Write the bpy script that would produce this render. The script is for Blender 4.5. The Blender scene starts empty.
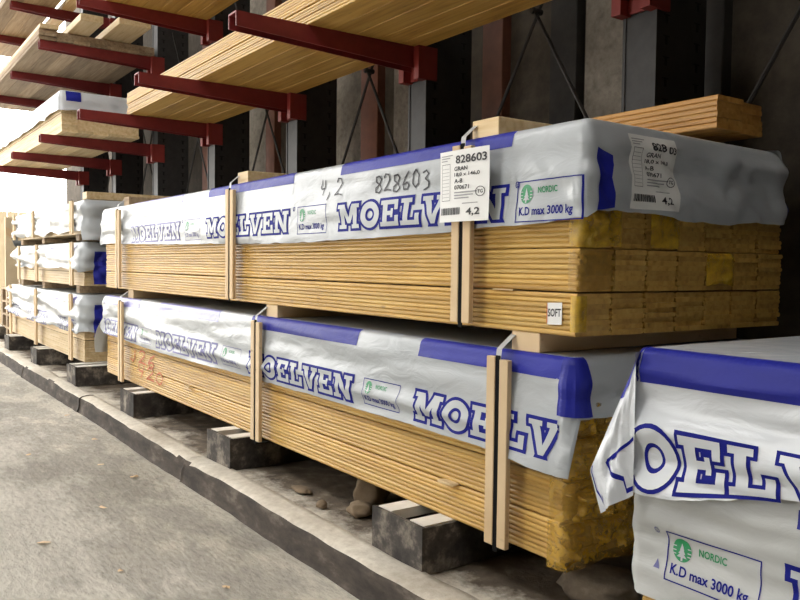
import bpy, bmesh, math, random
from mathutils import Vector, Matrix, noise
random.seed(7)
sc = bpy.context.scene
col = sc.collection
ZB = 0.81                     # height of the top bundle's underside above the floor

# ------------------------------------------------------------------ camera
def cam_setup():
    cx, cy, cz = 1.341, -1.4569, 0.1683 + ZB
    yaw, pitch, roll, f = 0.9613, -0.0429, 0.0120, 799.13
    fwd = Vector((-math.sin(yaw)*math.cos(pitch), math.cos(yaw)*math.cos(pitch), math.sin(pitch)))
    right = Vector((math.cos(yaw), math.sin(yaw), 0)); up = right.cross(fwd)
    r2 = math.cos(roll)*right + math.sin(roll)*up; u2 = -math.sin(roll)*right + math.cos(roll)*up
    cam = bpy.data.cameras.new('camera'); o = bpy.data.objects.new('camera', cam); col.objects.link(o)
    cam.sensor_fit = 'HORIZONTAL'; cam.sensor_width = 36.0; cam.lens = 36.0*f/800.0
    cam.clip_start = 0.02; cam.clip_end = 200
    m = Matrix((r2, u2, -fwd)).transposed().to_4x4(); m.translation = (cx, cy, cz)
    o.matrix_world = m
    sc.camera = o
cam_setup()

# ------------------------------------------------------------------ world and light
w = bpy.data.worlds.new('world'); sc.world = w; w.use_nodes = True
bg = w.node_tree.nodes['Background']
bg.inputs[0].default_value = (1.0, 0.975, 0.93, 1); bg.inputs[1].default_value = 7.5
sc.view_settings.view_transform = 'Standard'; sc.view_settings.look = 'None'
sc.view_settings.gamma = 1.0; sc.view_settings.use_curve_mapping = False
sc.view_settings.exposure = -0.22
ROOF_X0 = -9.8                # the hall is open to the daylight past this end
FRONT_Y = -6.0

# ------------------------------------------------------------------ materials
MATS = {}
def nodes(name):
    m = bpy.data.materials.new(name); m.use_nodes = True
    nt = m.node_tree; b = nt.nodes['Principled BSDF']; MATS[name] = m
    return m, nt, b
def N(nt, t, **kw):
    n = nt.nodes.new(t)
    for k, v in kw.items(): setattr(n, k, v)
    return n
def ramp(nt, pts):
    n = nt.nodes.new('ShaderNodeValToRGB'); e = n.color_ramp.elements
    while len(e) < len(pts): e.new(0.5)
    for i, (p, c) in enumerate(pts): e[i].position = p; e[i].color = (*c, 1)
    return n
def coords(nt, scale, obj=True, rnd=True):
    tc = N(nt, 'ShaderNodeTexCoord'); mp = N(nt, 'ShaderNodeMapping'); mp.inputs['Scale'].default_value = scale
    nt.links.new(tc.outputs['Object' if obj else 'Generated'], mp.inputs[0])
    if rnd:
        oi = N(nt, 'ShaderNodeObjectInfo'); mul = N(nt, 'ShaderNodeMath', operation='MULTIPLY'); mul.inputs[1].default_value = 37.0
        nt.links.new(oi.outputs['Random'], mul.inputs[0]); nt.links.new(mul.outputs[0], mp.inputs['Location'])
        return mp, oi
    return mp, None
def bump(nt, b, src, strength, dist=0.002):
    bp = N(nt, 'ShaderNodeBump'); bp.inputs['Strength'].default_value = strength; bp.inputs['Distance'].default_value = dist
    nt.links.new(src, bp.inputs['Height']); nt.links.new(bp.outputs[0], b.inputs['Normal'])

def mat_wood(name, c0, c1, c2, rough=0.5, coat=0.0, var=0.25, sc_=(1.6, 26, 26), spot=0.5):
    m, nt, b = nodes(name)
    mp, oi = coords(nt, sc_)
    n1 = N(nt, 'ShaderNodeTexNoise'); n1.inputs['Scale'].default_value = 1.6; n1.inputs['Detail'].default_value = 6; n1.inputs['Distortion'].default_value = 0.6
    nt.links.new(mp.outputs[0], n1.inputs['Vector'])
    r = ramp(nt, [(0.28, c0), (0.5, c1), (0.74, c2)]); nt.links.new(n1.outputs[0], r.inputs[0])
    # knots
    mp2, _ = coords(nt, (9, 30, 30))
    v = N(nt, 'ShaderNodeTexVoronoi'); v.inputs['Scale'].default_value = 0.55; nt.links.new(mp2.outputs[0], v.inputs['Vector'])
    kr = ramp(nt, [(0.03, (1, 1, 1)), (0.11, (0, 0, 0))]); nt.links.new(v.outputs['Distance'], kr.inputs[0])
    mk = N(nt, 'ShaderNodeMix', data_type='RGBA'); ks = N(nt, 'ShaderNodeMath', operation='MULTIPLY'); ks.inputs[1].default_value = spot
    nt.links.new(kr.outputs[0], ks.inputs[0]); nt.links.new(ks.outputs[0], mk.inputs[0])
    nt.links.new(r.outputs[0], mk.inputs[6]); mk.inputs[7].default_value = (*[q*0.35 for q in c0], 1)
    hs = N(nt, 'ShaderNodeHueSaturation'); mr = N(nt, 'ShaderNodeMapRange')
    mr.inputs[3].default_value = 1 - var; mr.inputs[4].default_value = 1 + var*0.6
    nt.links.new(oi.outputs['Random'], mr.inputs[0]); nt.links.new(mr.outputs[0], hs.inputs['Value'])
    nt.links.new(mk.outputs[2], hs.inputs['Color']); nt.links.new(hs.outputs[0], b.inputs['Base Color'])
    b.inputs['Roughness'].default_value = rough; b.inputs['Coat Weight'].default_value = coat; b.inputs['Coat Roughness'].default_value = 0.22
    bump(nt, b, n1.outputs[0], 0.25, 0.001)
    return m
def mat_noise(name, pts, scale, rough=0.8, metal=0.0, bstr=0.3, bdist=0.004, sc_=(1, 1, 1), detail=8, coat=0, rnd=False, scale2=None, pts2=None, f2=0.5):
    m, nt, b = nodes(name)
    mp, _ = coords(nt, sc_, rnd=rnd)
    n1 = N(nt, 'ShaderNodeTexNoise'); n1.inputs['Scale'].default_value = scale; n1.inputs['Detail'].default_value = detail; n1.inputs['Roughness'].default_value = 0.65
    nt.links.new(mp.outputs[0], n1.inputs['Vector']); r = ramp(nt, pts); nt.links.new(n1.outputs[0], r.inputs[0])
    out = r.outputs[0]
    if scale2:
        n2 = N(nt, 'ShaderNodeTexNoise'); n2.inputs['Scale'].default_value = scale2; n2.inputs['Detail'].default_value = 5
        nt.links.new(mp.outputs[0], n2.inputs['Vector']); r2 = ramp(nt, pts2); nt.links.new(n2.outputs[0], r2.inputs[0])
        mx = N(nt, 'ShaderNodeMix', data_type='RGBA', blend_type='MULTIPLY'); mx.inputs[0].default_value = f2
        nt.links.new(out, mx.inputs[6]); nt.links.new(r2.outputs[0], mx.inputs[7]); out = mx.outputs[2]
    nt.links.new(out, b.inputs['Base Color'])
    b.inputs['Roughness'].default_value = rough; b.inputs['Metallic'].default_value = metal; b.inputs['Coat Weight'].default_value = coat
    if bstr: bump(nt, b, n1.outputs[0], bstr, bdist)
    return m
def mat_plain(name, c, rough=0.5, metal=0.0, spec=0.5):
    m, nt, b = nodes(name); b.inputs['Base Color'].default_value = (*c, 1)
    b.inputs['Roughness'].default_value = rough; b.inputs['Metallic'].default_value = metal; b.inputs['Specular IOR Level'].default_value = spec
    return m
def mat_plastic(name, c0, c1, rough=0.3, bstr=0.35, scale=9, transl=0.0):
    m, nt, b = nodes(name)
    mp, _ = coords(nt, (1.0, 1.0, 2.2), rnd=True)
    n1 = N(nt, 'ShaderNodeTexNoise'); n1.inputs['Scale'].default_value = scale; n1.inputs['Detail'].default_value = 4; n1.inputs['Distortion'].default_value = 1.2
    nt.links.new(mp.outputs[0], n1.inputs['Vector'])
    n2 = N(nt, 'ShaderNodeTexNoise'); n2.inputs['Scale'].default_value = 2.0; n2.inputs['Detail'].default_value = 3
    nt.links.new(mp.outputs[0], n2.inputs['Vector'])
    r = ramp(nt, [(0.3, c0), (0.7, c1)]); nt.links.new(n2.outputs[0], r.inputs[0]); nt.links.new(r.outputs[0], b.inputs['Base Color'])
    b.inputs['Roughness'].default_value = rough; b.inputs['Specular IOR Level'].default_value = 0.6
    bump(nt, b, n1.outputs[0], bstr, 0.012)
    return m

mat_wood('pine', (0.39, 0.215, 0.042), (0.55, 0.33, 0.078), (0.63, 0.42, 0.125), 0.5, 0.12, 0.14)
mat_wood('pine_orange', (0.30, 0.135, 0.024), (0.42, 0.205, 0.042), (0.50, 0.28, 0.075), 0.5, 0.3, 0.14)
mat_wood('pine_pale', (0.60, 0.42, 0.20), (0.72, 0.54, 0.30), (0.80, 0.64, 0.40), 0.6, 0.0, 0.2)
mat_wood('batten', (0.60, 0.42, 0.23), (0.70, 0.52, 0.31), (0.78, 0.60, 0.39), 0.7, 0.0, 0.15, (1.2, 1.2, 1.2))
mat_wood('old_wood', (0.25, 0.17, 0.10), (0.36, 0.26, 0.16), (0.46, 0.35, 0.23), 0.8, 0.0, 0.3)
mat_plastic('sheet', (0.35, 0.375, 0.395), (0.45, 0.475, 0.495), 0.30, 0.32, 8)
mat_plastic('sheet_dull', (0.40, 0.41, 0.40), (0.50, 0.51, 0.50), 0.45, 0.3, 7)
mat_plastic('sheet_dirty', (0.40, 0.42, 0.41), (0.54, 0.55, 0.54), 0.45, 0.3, 9)
mat_plastic('sheet_white', (0.56, 0.585, 0.615), (0.64, 0.665, 0.695), 0.24, 0.42, 7)
mat_plastic('blue_ink', (0.010, 0.014, 0.22), (0.018, 0.024, 0.30), 0.45, 0.22, 10)
MATS['blue_ink'].node_tree.nodes['Principled BSDF'].inputs['Specular IOR Level'].default_value = 0.25
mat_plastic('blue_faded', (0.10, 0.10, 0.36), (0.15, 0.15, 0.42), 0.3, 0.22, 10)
mat_plain('blue_print', (0.008, 0.012, 0.20), 0.6, 0, .12)
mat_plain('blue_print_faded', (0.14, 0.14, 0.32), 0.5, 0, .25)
mat_plain('letter_white', (0.42, 0.445, 0.465), 0.4)
mat_plain('letter_white_r', (0.60, 0.625, 0.655), 0.3)
mat_plain('green_print', (0.015, 0.25, 0.09), 0.4)
mat_plain('black_print', (0.012, 0.012, 0.016), 0.5)
mat_plain('grey_print', (0.30, 0.30, 0.31), 0.5)
mat_plain('marker_black', (0.02, 0.02, 0.03), 0.5)
mat_plain('marker_red', (0.58, 0.16, 0.07), 0.6)
mat_plain('paper', (0.78, 0.78, 0.76), 0.6)
mat_plain('paper_old', (0.74, 0.74, 0.71), 0.5)
mat_plain('strap_black', (0.006, 0.006, 0.006), 0.8, 0, .1)
mat_plain('strap_grey', (0.42, 0.42, 0.42), 0.4)
mat_noise('asphalt', [(0.25, (0.42, 0.395, 0.34)), (0.5, (0.60, 0.57, 0.50)), (0.75, (0.72, 0.69, 0.61))], 46, 0.9, 0, 0.9, 0.012, detail=12,
          scale2=1.3, pts2=[(0.36, (0.50, 0.49, 0.47)), (0.60, (1, 1, 1))], f2=0.8, sc_=(0.45, 1.0, 1))
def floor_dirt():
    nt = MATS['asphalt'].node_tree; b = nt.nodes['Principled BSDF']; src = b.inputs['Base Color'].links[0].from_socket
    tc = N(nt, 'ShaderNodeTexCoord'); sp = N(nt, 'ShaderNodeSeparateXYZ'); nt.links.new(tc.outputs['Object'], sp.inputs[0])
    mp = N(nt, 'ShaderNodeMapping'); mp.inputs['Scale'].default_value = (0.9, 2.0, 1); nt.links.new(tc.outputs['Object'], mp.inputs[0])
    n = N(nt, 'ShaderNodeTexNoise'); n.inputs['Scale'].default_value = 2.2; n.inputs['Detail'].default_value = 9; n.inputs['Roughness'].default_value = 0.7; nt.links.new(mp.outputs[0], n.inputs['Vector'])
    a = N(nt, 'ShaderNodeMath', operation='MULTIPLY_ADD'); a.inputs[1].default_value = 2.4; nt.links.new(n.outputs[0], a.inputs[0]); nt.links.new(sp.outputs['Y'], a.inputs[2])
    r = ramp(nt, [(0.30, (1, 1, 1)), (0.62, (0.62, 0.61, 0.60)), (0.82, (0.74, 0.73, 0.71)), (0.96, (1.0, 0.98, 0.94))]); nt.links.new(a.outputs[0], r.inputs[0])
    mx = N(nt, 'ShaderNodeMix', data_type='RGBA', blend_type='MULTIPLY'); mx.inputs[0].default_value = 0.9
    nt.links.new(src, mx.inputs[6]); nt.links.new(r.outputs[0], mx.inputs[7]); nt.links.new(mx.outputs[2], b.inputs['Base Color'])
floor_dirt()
mat_noise('kerb', [(0.38, (0.030, 0.023, 0.018)), (0.55, (0.065, 0.050, 0.039)), (0.75, (0.20, 0.17, 0.135))], 9, 0.9, 0, 0.7, 0.008, sc_=(0.6, 1, 1.6))
mat_noise('sand', [(0.3, (0.52, 0.47, 0.39)), (0.6, (0.68, 0.63, 0.54)), (0.8, (0.76, 0.71, 0.62))], 30, 0.95, 0, 0.6, 0.008, scale2=3,
          pts2=[(0.3, (0.5, 0.47, 0.43)), (0.6, (1, 1, 1))], f2=0.7)
mat_noise('dirt', [(0.3, (0.11, 0.085, 0.06)), (0.55, (0.20, 0.16, 0.115)), (0.8, (0.36, 0.31, 0.24))], 12, 0.95, 0, 0.8, 0.01)
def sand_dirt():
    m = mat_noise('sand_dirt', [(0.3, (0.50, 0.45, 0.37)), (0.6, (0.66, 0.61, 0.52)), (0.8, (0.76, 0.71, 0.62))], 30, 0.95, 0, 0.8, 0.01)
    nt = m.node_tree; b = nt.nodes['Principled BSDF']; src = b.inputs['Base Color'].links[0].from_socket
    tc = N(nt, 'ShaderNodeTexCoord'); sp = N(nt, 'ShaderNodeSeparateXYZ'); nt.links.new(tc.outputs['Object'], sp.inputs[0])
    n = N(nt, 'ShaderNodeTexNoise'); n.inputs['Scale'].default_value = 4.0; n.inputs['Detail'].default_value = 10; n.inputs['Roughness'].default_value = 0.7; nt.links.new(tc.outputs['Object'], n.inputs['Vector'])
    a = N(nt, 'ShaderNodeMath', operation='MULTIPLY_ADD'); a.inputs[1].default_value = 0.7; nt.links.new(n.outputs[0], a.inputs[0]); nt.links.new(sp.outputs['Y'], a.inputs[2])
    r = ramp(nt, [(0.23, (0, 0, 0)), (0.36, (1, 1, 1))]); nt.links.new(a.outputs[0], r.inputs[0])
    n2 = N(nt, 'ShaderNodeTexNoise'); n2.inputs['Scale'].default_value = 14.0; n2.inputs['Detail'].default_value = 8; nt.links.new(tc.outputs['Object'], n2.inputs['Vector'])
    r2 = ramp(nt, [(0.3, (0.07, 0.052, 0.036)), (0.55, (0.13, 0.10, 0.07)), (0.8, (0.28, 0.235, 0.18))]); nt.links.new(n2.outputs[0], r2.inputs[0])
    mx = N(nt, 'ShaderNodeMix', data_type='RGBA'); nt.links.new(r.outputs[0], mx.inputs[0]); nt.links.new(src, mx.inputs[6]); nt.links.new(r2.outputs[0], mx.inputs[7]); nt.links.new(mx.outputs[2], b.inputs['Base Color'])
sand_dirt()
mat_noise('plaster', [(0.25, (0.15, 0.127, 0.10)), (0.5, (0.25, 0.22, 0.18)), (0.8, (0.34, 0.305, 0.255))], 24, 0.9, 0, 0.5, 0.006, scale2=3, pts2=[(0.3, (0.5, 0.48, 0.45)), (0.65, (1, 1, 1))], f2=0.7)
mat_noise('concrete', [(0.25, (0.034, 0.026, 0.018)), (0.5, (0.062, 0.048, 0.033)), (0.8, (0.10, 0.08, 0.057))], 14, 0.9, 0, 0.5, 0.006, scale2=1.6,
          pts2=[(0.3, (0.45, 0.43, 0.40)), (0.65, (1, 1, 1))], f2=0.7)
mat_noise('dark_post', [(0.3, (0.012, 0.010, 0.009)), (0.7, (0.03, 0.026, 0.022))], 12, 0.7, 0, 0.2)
mat_noise('brown_post', [(0.3, (0.13, 0.045, 0.025)), (0.7, (0.20, 0.075, 0.04))], 10, 0.7, 0, 0.2)
mat_noise('steel', [(0.3, (0.011, 0.010, 0.010)), (0.7, (0.028, 0.026, 0.025))], 16, 0.55, 0.0, 0.1)
mat_noise('red_paint', [(0.3, (0.15, 0.013, 0.014)), (0.55, (0.20, 0.020, 0.020)), (0.8, (0.26, 0.04, 0.034))], 7, 0.5, 0, 0.08)
mat_noise('red_bright', [(0.3, (0.19, 0.016, 0.013)), (0.8, (0.27, 0.035, 0.026))], 8, 0.5, 0, 0.08)
mat_noise('slot_dark', [(0.3, (0.004, 0.004, 0.004)), (0.8, (0.008, 0.008, 0.008))], 8, 0.9, 0, 0)
mat_noise('foot_iron', [(0.40, (0.024, 0.020, 0.018)), (0.52, (0.06, 0.051, 0.044)), (0.60, (0.18, 0.155, 0.125)), (0.72, (0.34, 0.30, 0.245))], 9, 0.85, 0, 0.5, 0.004, detail=12, rnd=True)
mat_noise('dust_strip', [(0.3, (0.68, 0.64, 0.57)), (0.7, (0.82, 0.79, 0.73))], 14, 0.95, 0, 0.3)
mat_noise('brown_rock', [(0.3, (0.12, 0.085, 0.05)), (0.7, (0.26, 0.19, 0.12))], 12, 0.95, 0, 0.6)
mat_noise('roof_sheet', [(0.3, (0.22, 0.21, 0.20)), (0.7, (0.30, 0.29, 0.28))], 3, 0.8, 0, 0)
mat_noise('pale_boards', [(0.3, (0.62, 0.50, 0.33)), (0.7, (0.75, 0.64, 0.45))], 3, 0.7, 0, 0.1)
def mat_film(name, cs, a0, a1):
    m, nt, b = nodes(name)
    mp, _ = coords(nt, (1, 1, 1), rnd=True)
    n1 = N(nt, 'ShaderNodeTexNoise'); n1.inputs['Scale'].default_value = 22; n1.inputs['Detail'].default_value = 9; n1.inputs['Roughness'].default_value = 0.7; n1.inputs['Distortion'].default_value = 0.3
    nt.links.new(mp.outputs[0], n1.inputs['Vector'])
    r = ramp(nt, list(zip((0.3, 0.6, 0.8), cs))); nt.links.new(n1.outputs[0], r.inputs[0])
    nt.links.new(r.outputs[0], b.inputs['Base Color'])
    b.inputs['Roughness'].default_value = 0.2; b.inputs['Specular IOR Level'].default_value = 0.7
    ar = N(nt, 'ShaderNodeMapRange'); ar.inputs[1].default_value = 0.3; ar.inputs[2].default_value = 0.7; ar.inputs[3].default_value = a0; ar.inputs[4].default_value = a1
    nt.links.new(n1.outputs[0], ar.inputs[0]); nt.links.new(ar.outputs[0], b.inputs['Alpha'])
    bump(nt, b, n1.outputs[0], 0.6, 0.012)
mat_film('amber_film', ((0.42, 0.22, 0.025), (0.56, 0.33, 0.05), (0.72, 0.52, 0.18)), .22, .6)
mat_film('crumple_film', ((0.50, 0.27, 0.02), (0.66, 0.40, 0.045), (0.80, 0.60, 0.20)), .25, .8)
mat_film('yellow_film', ((0.62, 0.36, 0.015), (0.74, 0.47, 0.03), (0.82, 0.60, 0.15)), .35, .9)

# ------------------------------------------------------------------ mesh helpers
def link(name, me, mat, parent=None, smooth=False):
    o = bpy.data.objects.new(name, me); col.objects.link(o)
    if mat is not None and len(me.materials) == 0: me.materials.append(MATS[mat])
    if parent is not None: o.parent = parent
    if smooth: me.polygons.foreach_set('use_smooth', [True]*len(me.polygons))
    return o
def from_data(name, vs, fs, mat, parent=None, smooth=False):
    me = bpy.data.meshes.new(name); me.from_pydata([tuple(v) for v in vs], [], fs); me.update()
    return link(name, me, mat, parent, smooth)
def bm_obj(name, bm, mat, parent=None, smooth=False):
    me = bpy.data.meshes.new(name); bmesh.ops.recalc_face_normals(bm, faces=bm.faces); bm.to_mesh(me); bm.free()
    return link(name, me, mat, parent, smooth)
def bx(bm, x0, x1, y0, y1, z0, z1):
    v = [bm.verts.new(p) for p in ((x0,y0,z0),(x1,y0,z0),(x1,y1,z0),(x0,y1,z0),(x0,y0,z1),(x1,y0,z1),(x1,y1,z1),(x0,y1,z1))]
    for f in ((0,3,2,1),(4,5,6,7),(0,1,5,4),(1,2,6,5),(2,3,7,6),(3,0,4,7)): bm.faces.new([v[i] for i in f])
    return v
def box_obj(name, b, mat, parent=None, bevel=0.0):
    bm = bmesh.new(); bx(bm, *b)
    if bevel: bmesh.ops.bevel(bm, geom=bm.edges[:], offset=bevel, segments=1, affect='EDGES')
    return bm_obj(name, bm, mat, parent)
def empty(name, loc=(0, 0, 0)):
    o = bpy.data.objects.new(name, None); col.objects.link(o); o.location = loc; o.empty_display_size = 0.1
    return o
def tag(o, label=None, cat=None, group=None, kind=None):
    if label: o['label'] = label
    if cat: o['category'] = cat
    if group: o['group'] = group
    if kind: o['kind'] = kind
    return o
def rod(bm, a, b, r, n=6):
    a, b = Vector(a), Vector(b); d = (b-a).normalized(); p = d.orthogonal().normalized(); q = d.cross(p)
    A = [bm.verts.new(a + r*(math.cos(2*math.pi*i/n)*p + math.sin(2*math.pi*i/n)*q)) for i in range(n)]
    B = [bm.verts.new(b + r*(math.cos(2*math.pi*i/n)*p + math.sin(2*math.pi*i/n)*q)) for i in range(n)]
    for i in range(n): bm.faces.new((A[i], A[(i+1) % n], B[(i+1) % n], B[i]))
    bm.faces.new(A[::-1]); bm.faces.new(B)
def nz(x, y, z=0.0): return noise.noise(Vector((x, y, z)))
def lerp_pts(pts, x):
    if x <= pts[0][0]: return pts[0][1]
    for (a, va), (b, vb) in zip(pts, pts[1:]):
        if x <= b: t = (x-a)/(b-a); return va + (vb-va)*t
    return pts[-1][1]
def sstep(a, b, x):
    t = max(0.0, min(1.0, (x-a)/(b-a))); return t*t*(3-2*t)

# ------------------------------------------------------------------ flat print helpers: everything is built in (u, h) and laid on a surface S(u, h, off)
_tc = {}
def text_mesh(s):
    if s in _tc: return _tc[s]
    cu = bpy.data.curves.new('t', 'FONT'); cu.body = s; cu.resolution_u = 3; cu.offset = 0.022
    o = bpy.data.objects.new('t', cu); col.objects.link(o)
    dg = bpy.context.evaluated_depsgraph_get(); me = bpy.data.meshes.new_from_object(o.evaluated_get(dg))
    bm = bmesh.new(); bm.from_mesh(me); bmesh.ops.triangulate(bm, faces=bm.faces[:])
    vs = [(v.co.x, v.co.y) for v in bm.verts]; bm.verts.index_update(); fs = [[v.index for v in f.verts] for f in bm.faces]
    bm.free(); bpy.data.objects.remove(o); bpy.data.curves.remove(cu); bpy.data.meshes.remove(me)
    x0 = min(v[0] for v in vs); x1 = max(v[0] for v in vs); y0 = min(v[1] for v in vs); y1 = max(v[1] for v in vs)
    vs = [((a-x0)/(x1-x0), (b-y0)/(y1-y0)) for a, b in vs]
    _tc[s] = (vs, fs); return _tc[s]
class Ink:
    """collects 2-D pieces (u right, v up) and drapes them on S"""
    def __init__(s): s.v = []; s.f = []
    def poly(s, pts):
        k = len(s.v); s.v += [tuple(p) for p in pts]; s.f.append(list(range(k, k+len(pts))))
    def mesh(s, vs, fs, x, y, w, h):
        k = len(s.v); s.v += [(x+a*w, y+b*h) for a, b in vs]; s.f += [[k+i for i in f] for f in fs]
    def text(s, t, x, y, w, h): s.mesh(*text_mesh(t), x, y, w, h)
    def rect(s, x, y, w, h): s.poly([(x, y), (x+w, y), (x+w, y+h), (x, y+h)])
    def frame(s, x, y, w, h, t):
        s.rect(x, y, w, t); s.rect(x, y+h-t, w, t); s.rect(x, y+t, t, h-2*t); s.rect(x+w-t, y+t, t, h-2*t)
    def ring(s, cx, cy, ax, ay, bx_, by_, n=28):
        for i in range(n):
            a, b = 2*math.pi*i/n, 2*math.pi*(i+1)/n
            s.poly([(cx+ax*math.cos(a), cy+ay*math.sin(a)), (cx+ax*math.cos(b), cy+ay*math.sin(b)), (cx+bx_*math.cos(b), cy+by_*math.sin(b)), (cx+bx_*math.cos(a), cy+by_*math.sin(a))])
    def disc(s, cx, cy, rx, ry, n=24): s.poly([(cx+rx*math.cos(2*math.pi*i/n), cy+ry*math.sin(2*math.pi*i/n)) for i in range(n)])
    def stroke(s, pts, w):
        for (a, b) in zip(pts, pts[1:]):
            dx, dy = b[0]-a[0], b[1]-a[1]; l = math.hypot(dx, dy) or 1; nx, ny = -dy/l*w/2, dx/l*w/2; ex, ey = dx/l*w*.3, dy/l*w*.3
            s.poly([(a[0]-ex+nx, a[1]-ey+ny), (a[0]-ex-nx, a[1]-ey-ny), (b[0]+ex-nx, b[1]+ey-ny), (b[0]+ex+nx, b[1]+ey+ny)])
    def build(s, name, mat, S, off, parent, maxlen=0.012, clip=None):
        bm = bmesh.new(); V = [bm.verts.new((a, b, 0)) for a, b in s.v]
        for f in s.f:
            try: bm.faces.new([V[i] for i in f])
            except ValueError: pass
        bmesh.ops.triangulate(bm, faces=bm.faces[:])
        for _ in range(5):
            le = [e for e in bm.edges if e.calc_length() > maxlen]
            if not le: break
            bmesh.ops.subdivide_edges(bm, edges=le, cuts=1); bmesh.ops.triangulate(bm, faces=[f for f in bm.faces if len(f.verts) > 3])
        if clip: bmesh.ops.delete(bm, geom=[v for v in bm.verts if not clip(v.co.x, v.co.y)], context='VERTS')
        for v in bm.verts: v.co = S(v.co.x, v.co.y, off)
        me = bpy.data.meshes.new(name); bm.to_mesh(me); bm.free()
        o = link(name, me, mat, parent, True)
        return o

def offset_convex(p, d):
    n = len(p); ar = sum(p[i][0]*p[(i+1) % n][1]-p[(i+1) % n][0]*p[i][1] for i in range(n))
    if ar < 0: p = p[::-1]
    L = []
    for i in range(n):
        a, b = p[i], p[(i+1) % n]; dx, dy = b[0]-a[0], b[1]-a[1]; l = math.hypot(dx, dy)
        nx, ny = dy/l, -dx/l; L.append((nx, ny, nx*a[0]+ny*a[1]+d))
    out = []
    for i in range(n):
        a, b = L[i-1], L[i]; det = a[0]*b[1]-a[1]*b[0]
        out.append(((a[2]*b[1]-a[1]*b[2])/det, (a[0]*b[2]-a[2]*b[0])/det))
    return out
def R_(x0, x1, y0, y1): return [(x0, y0), (x1, y0), (x1, y1), (x0, y1)]
SLAB = {
 'M': (1.28, [R_(.13,.36,0,1), R_(.92,1.15,0,1), R_(0,.46,0,.16), R_(.82,1.28,0,.16), R_(0,.36,.84,1), R_(.92,1.28,.84,1),
              [(.16,1),(.42,1),(.74,.22),(.54,.22)], [(1.12,1),(.86,1),(.54,.22),(.74,.22)]]),
 'E': (.98, [R_(.12,.37,0,1), R_(0,.92,.83,1), R_(.74,.92,.62,1), R_(.37,.62,.42,.58), R_(.56,.68,.33,.67), R_(0,.98,0,.17), R_(.79,.98,0,.40)]),
 'L': (.94, [R_(.14,.39,0,1), R_(0,.53,.84,1), R_(0,.94,0,.17), R_(.74,.94,0,.42)]),
 'V': (1.06, [R_(0,.46,.84,1), R_(.62,1.06,.84,1), [(.08,.9),(.36,.9),(.62,0),(.44,0)], [(.98,.9),(.74,.9),(.44,0),(.62,0)]]),
 'N': (1.2, [R_(.13,.36,0,1), R_(.84,1.06,0,1), R_(0,.48,0,.16), R_(0,.36,.84,1), R_(.72,1.2,.84,1), [(.13,1),(.42,1),(1.06,0),(.80,0)]]),
 'O': (1.08, None)}
def wordmark(S, x, y, w, h, parent, blue='blue_print', white='letter_white', clip=None, d=0.11, letters='MOELVEN'):
    tot = sum(SLAB[c][0] for c in letters) + 0.10*(len(letters)-1); kx = w/tot
    B, W = Ink(), Ink(); cx = 0.0
    T = lambda p: [(x+a*kx, y+b*h) for a, b in p]
    for c in letters:
        wd, polys = SLAB[c]
        if c == 'O':
            X, Y = x+(cx+.54)*kx, y+.5*h
            B.ring(X, Y, (.54+d)*kx, (.52+d)*h, (.26-d)*kx, (.26-d)*h); W.ring(X, Y, .54*kx, .52*h, .26*kx, .26*h)
        else:
            for p in polys:
                q = [(a+cx, b) for a, b in p]; B.poly(T(offset_convex(q, d))); W.poly(T(q))
        cx += wd + 0.10
    B.build('lettering_outline', blue, S, 0.0012, parent, clip=clip)
    W.build('lettering_fill', white, S, 0.0024, parent, clip=clip)
def nordic_box(S, x, y, w, h, parent, blue='blue_print', green='green_print', clip=None, frame=True, text='K.D max 3000 kg'):
    B, G, Wt = Ink(), Ink(), Ink()
    if frame: B.frame(x, y, w, h, 0.0028)
    B.text(text, x+w*.06, y+h*.10, w*.84, h*.27)
    cx, cy, r = x+w*.17, y+h*.68, h*.235
    G.disc(cx, cy, r*.95, r); G.text('NORDIC', x+w*.36, y+h*.68, w*.30, h*.15)
    for k, (a, b, q) in enumerate(((.0, .62, .22), (-.3, .25, .36), (-.62, -.1, .5))):
        Wt.poly([(cx-q*r, cy+a*r), (cx+q*r, cy+a*r), (cx, cy+b*r)])
    Wt.rect(cx-.1*r, cy-.9*r, .2*r, .4*r)
    for k in (-.45, -.15, .2): Wt.rect(cx-.95*r, cy+k*r, .38*r, .09*r); Wt.rect(cx+.57*r, cy+k*r, .38*r, .09*r)
    B.build('weight_limit_print', blue, S, 0.0012, parent, clip=clip)
    G.build('nordic_emblem', green, S, 0.0012, parent, clip=clip)
    Wt.build('emblem_tree', 'letter_white', S, 0.0022, parent, clip=clip)

DIG = {'8': [[(.5,.5),(.15,.68),(.2,.95),(.55,1),(.75,.82),(.5,.52),(.1,.3),(.12,.05),(.5,0),(.75,.2),(.6,.45),(.5,.5)]],
       '2': [[(.1,.8),(.3,1),(.65,.95),(.68,.68),(.3,.25),(.05,.02),(.45,.06),(.85,.0)]],
       '6': [[(.7,1),(.3,.7),(.08,.3),(.2,.02),(.55,.02),(.68,.25),(.5,.42),(.15,.3)]],
       '0': [[(.45,1),(.12,.75),(.08,.25),(.35,0),(.65,.2),(.7,.7),(.45,1)]],
       '3': [[(.1,.9),(.45,1),(.68,.8),(.35,.55),(.7,.35),(.6,.05),(.2,-.08)]],
       '4': [[(.25,1),(.05,.55),(.2,.42),(.55,.5)], [(.6,.95),(.52,.5),(.5,.05)]],
       ',': [[(.3,.1),(.35,-.05),(.15,-.35)]],
       'Y': [[(.05,1),(.15,.55),(.6,.5)], [(.65,1),(.6,.5),(.4,0)]],
       'J': [[(.6,1),(.55,.3),(.4,.0),(.1,.15)]]}
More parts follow.
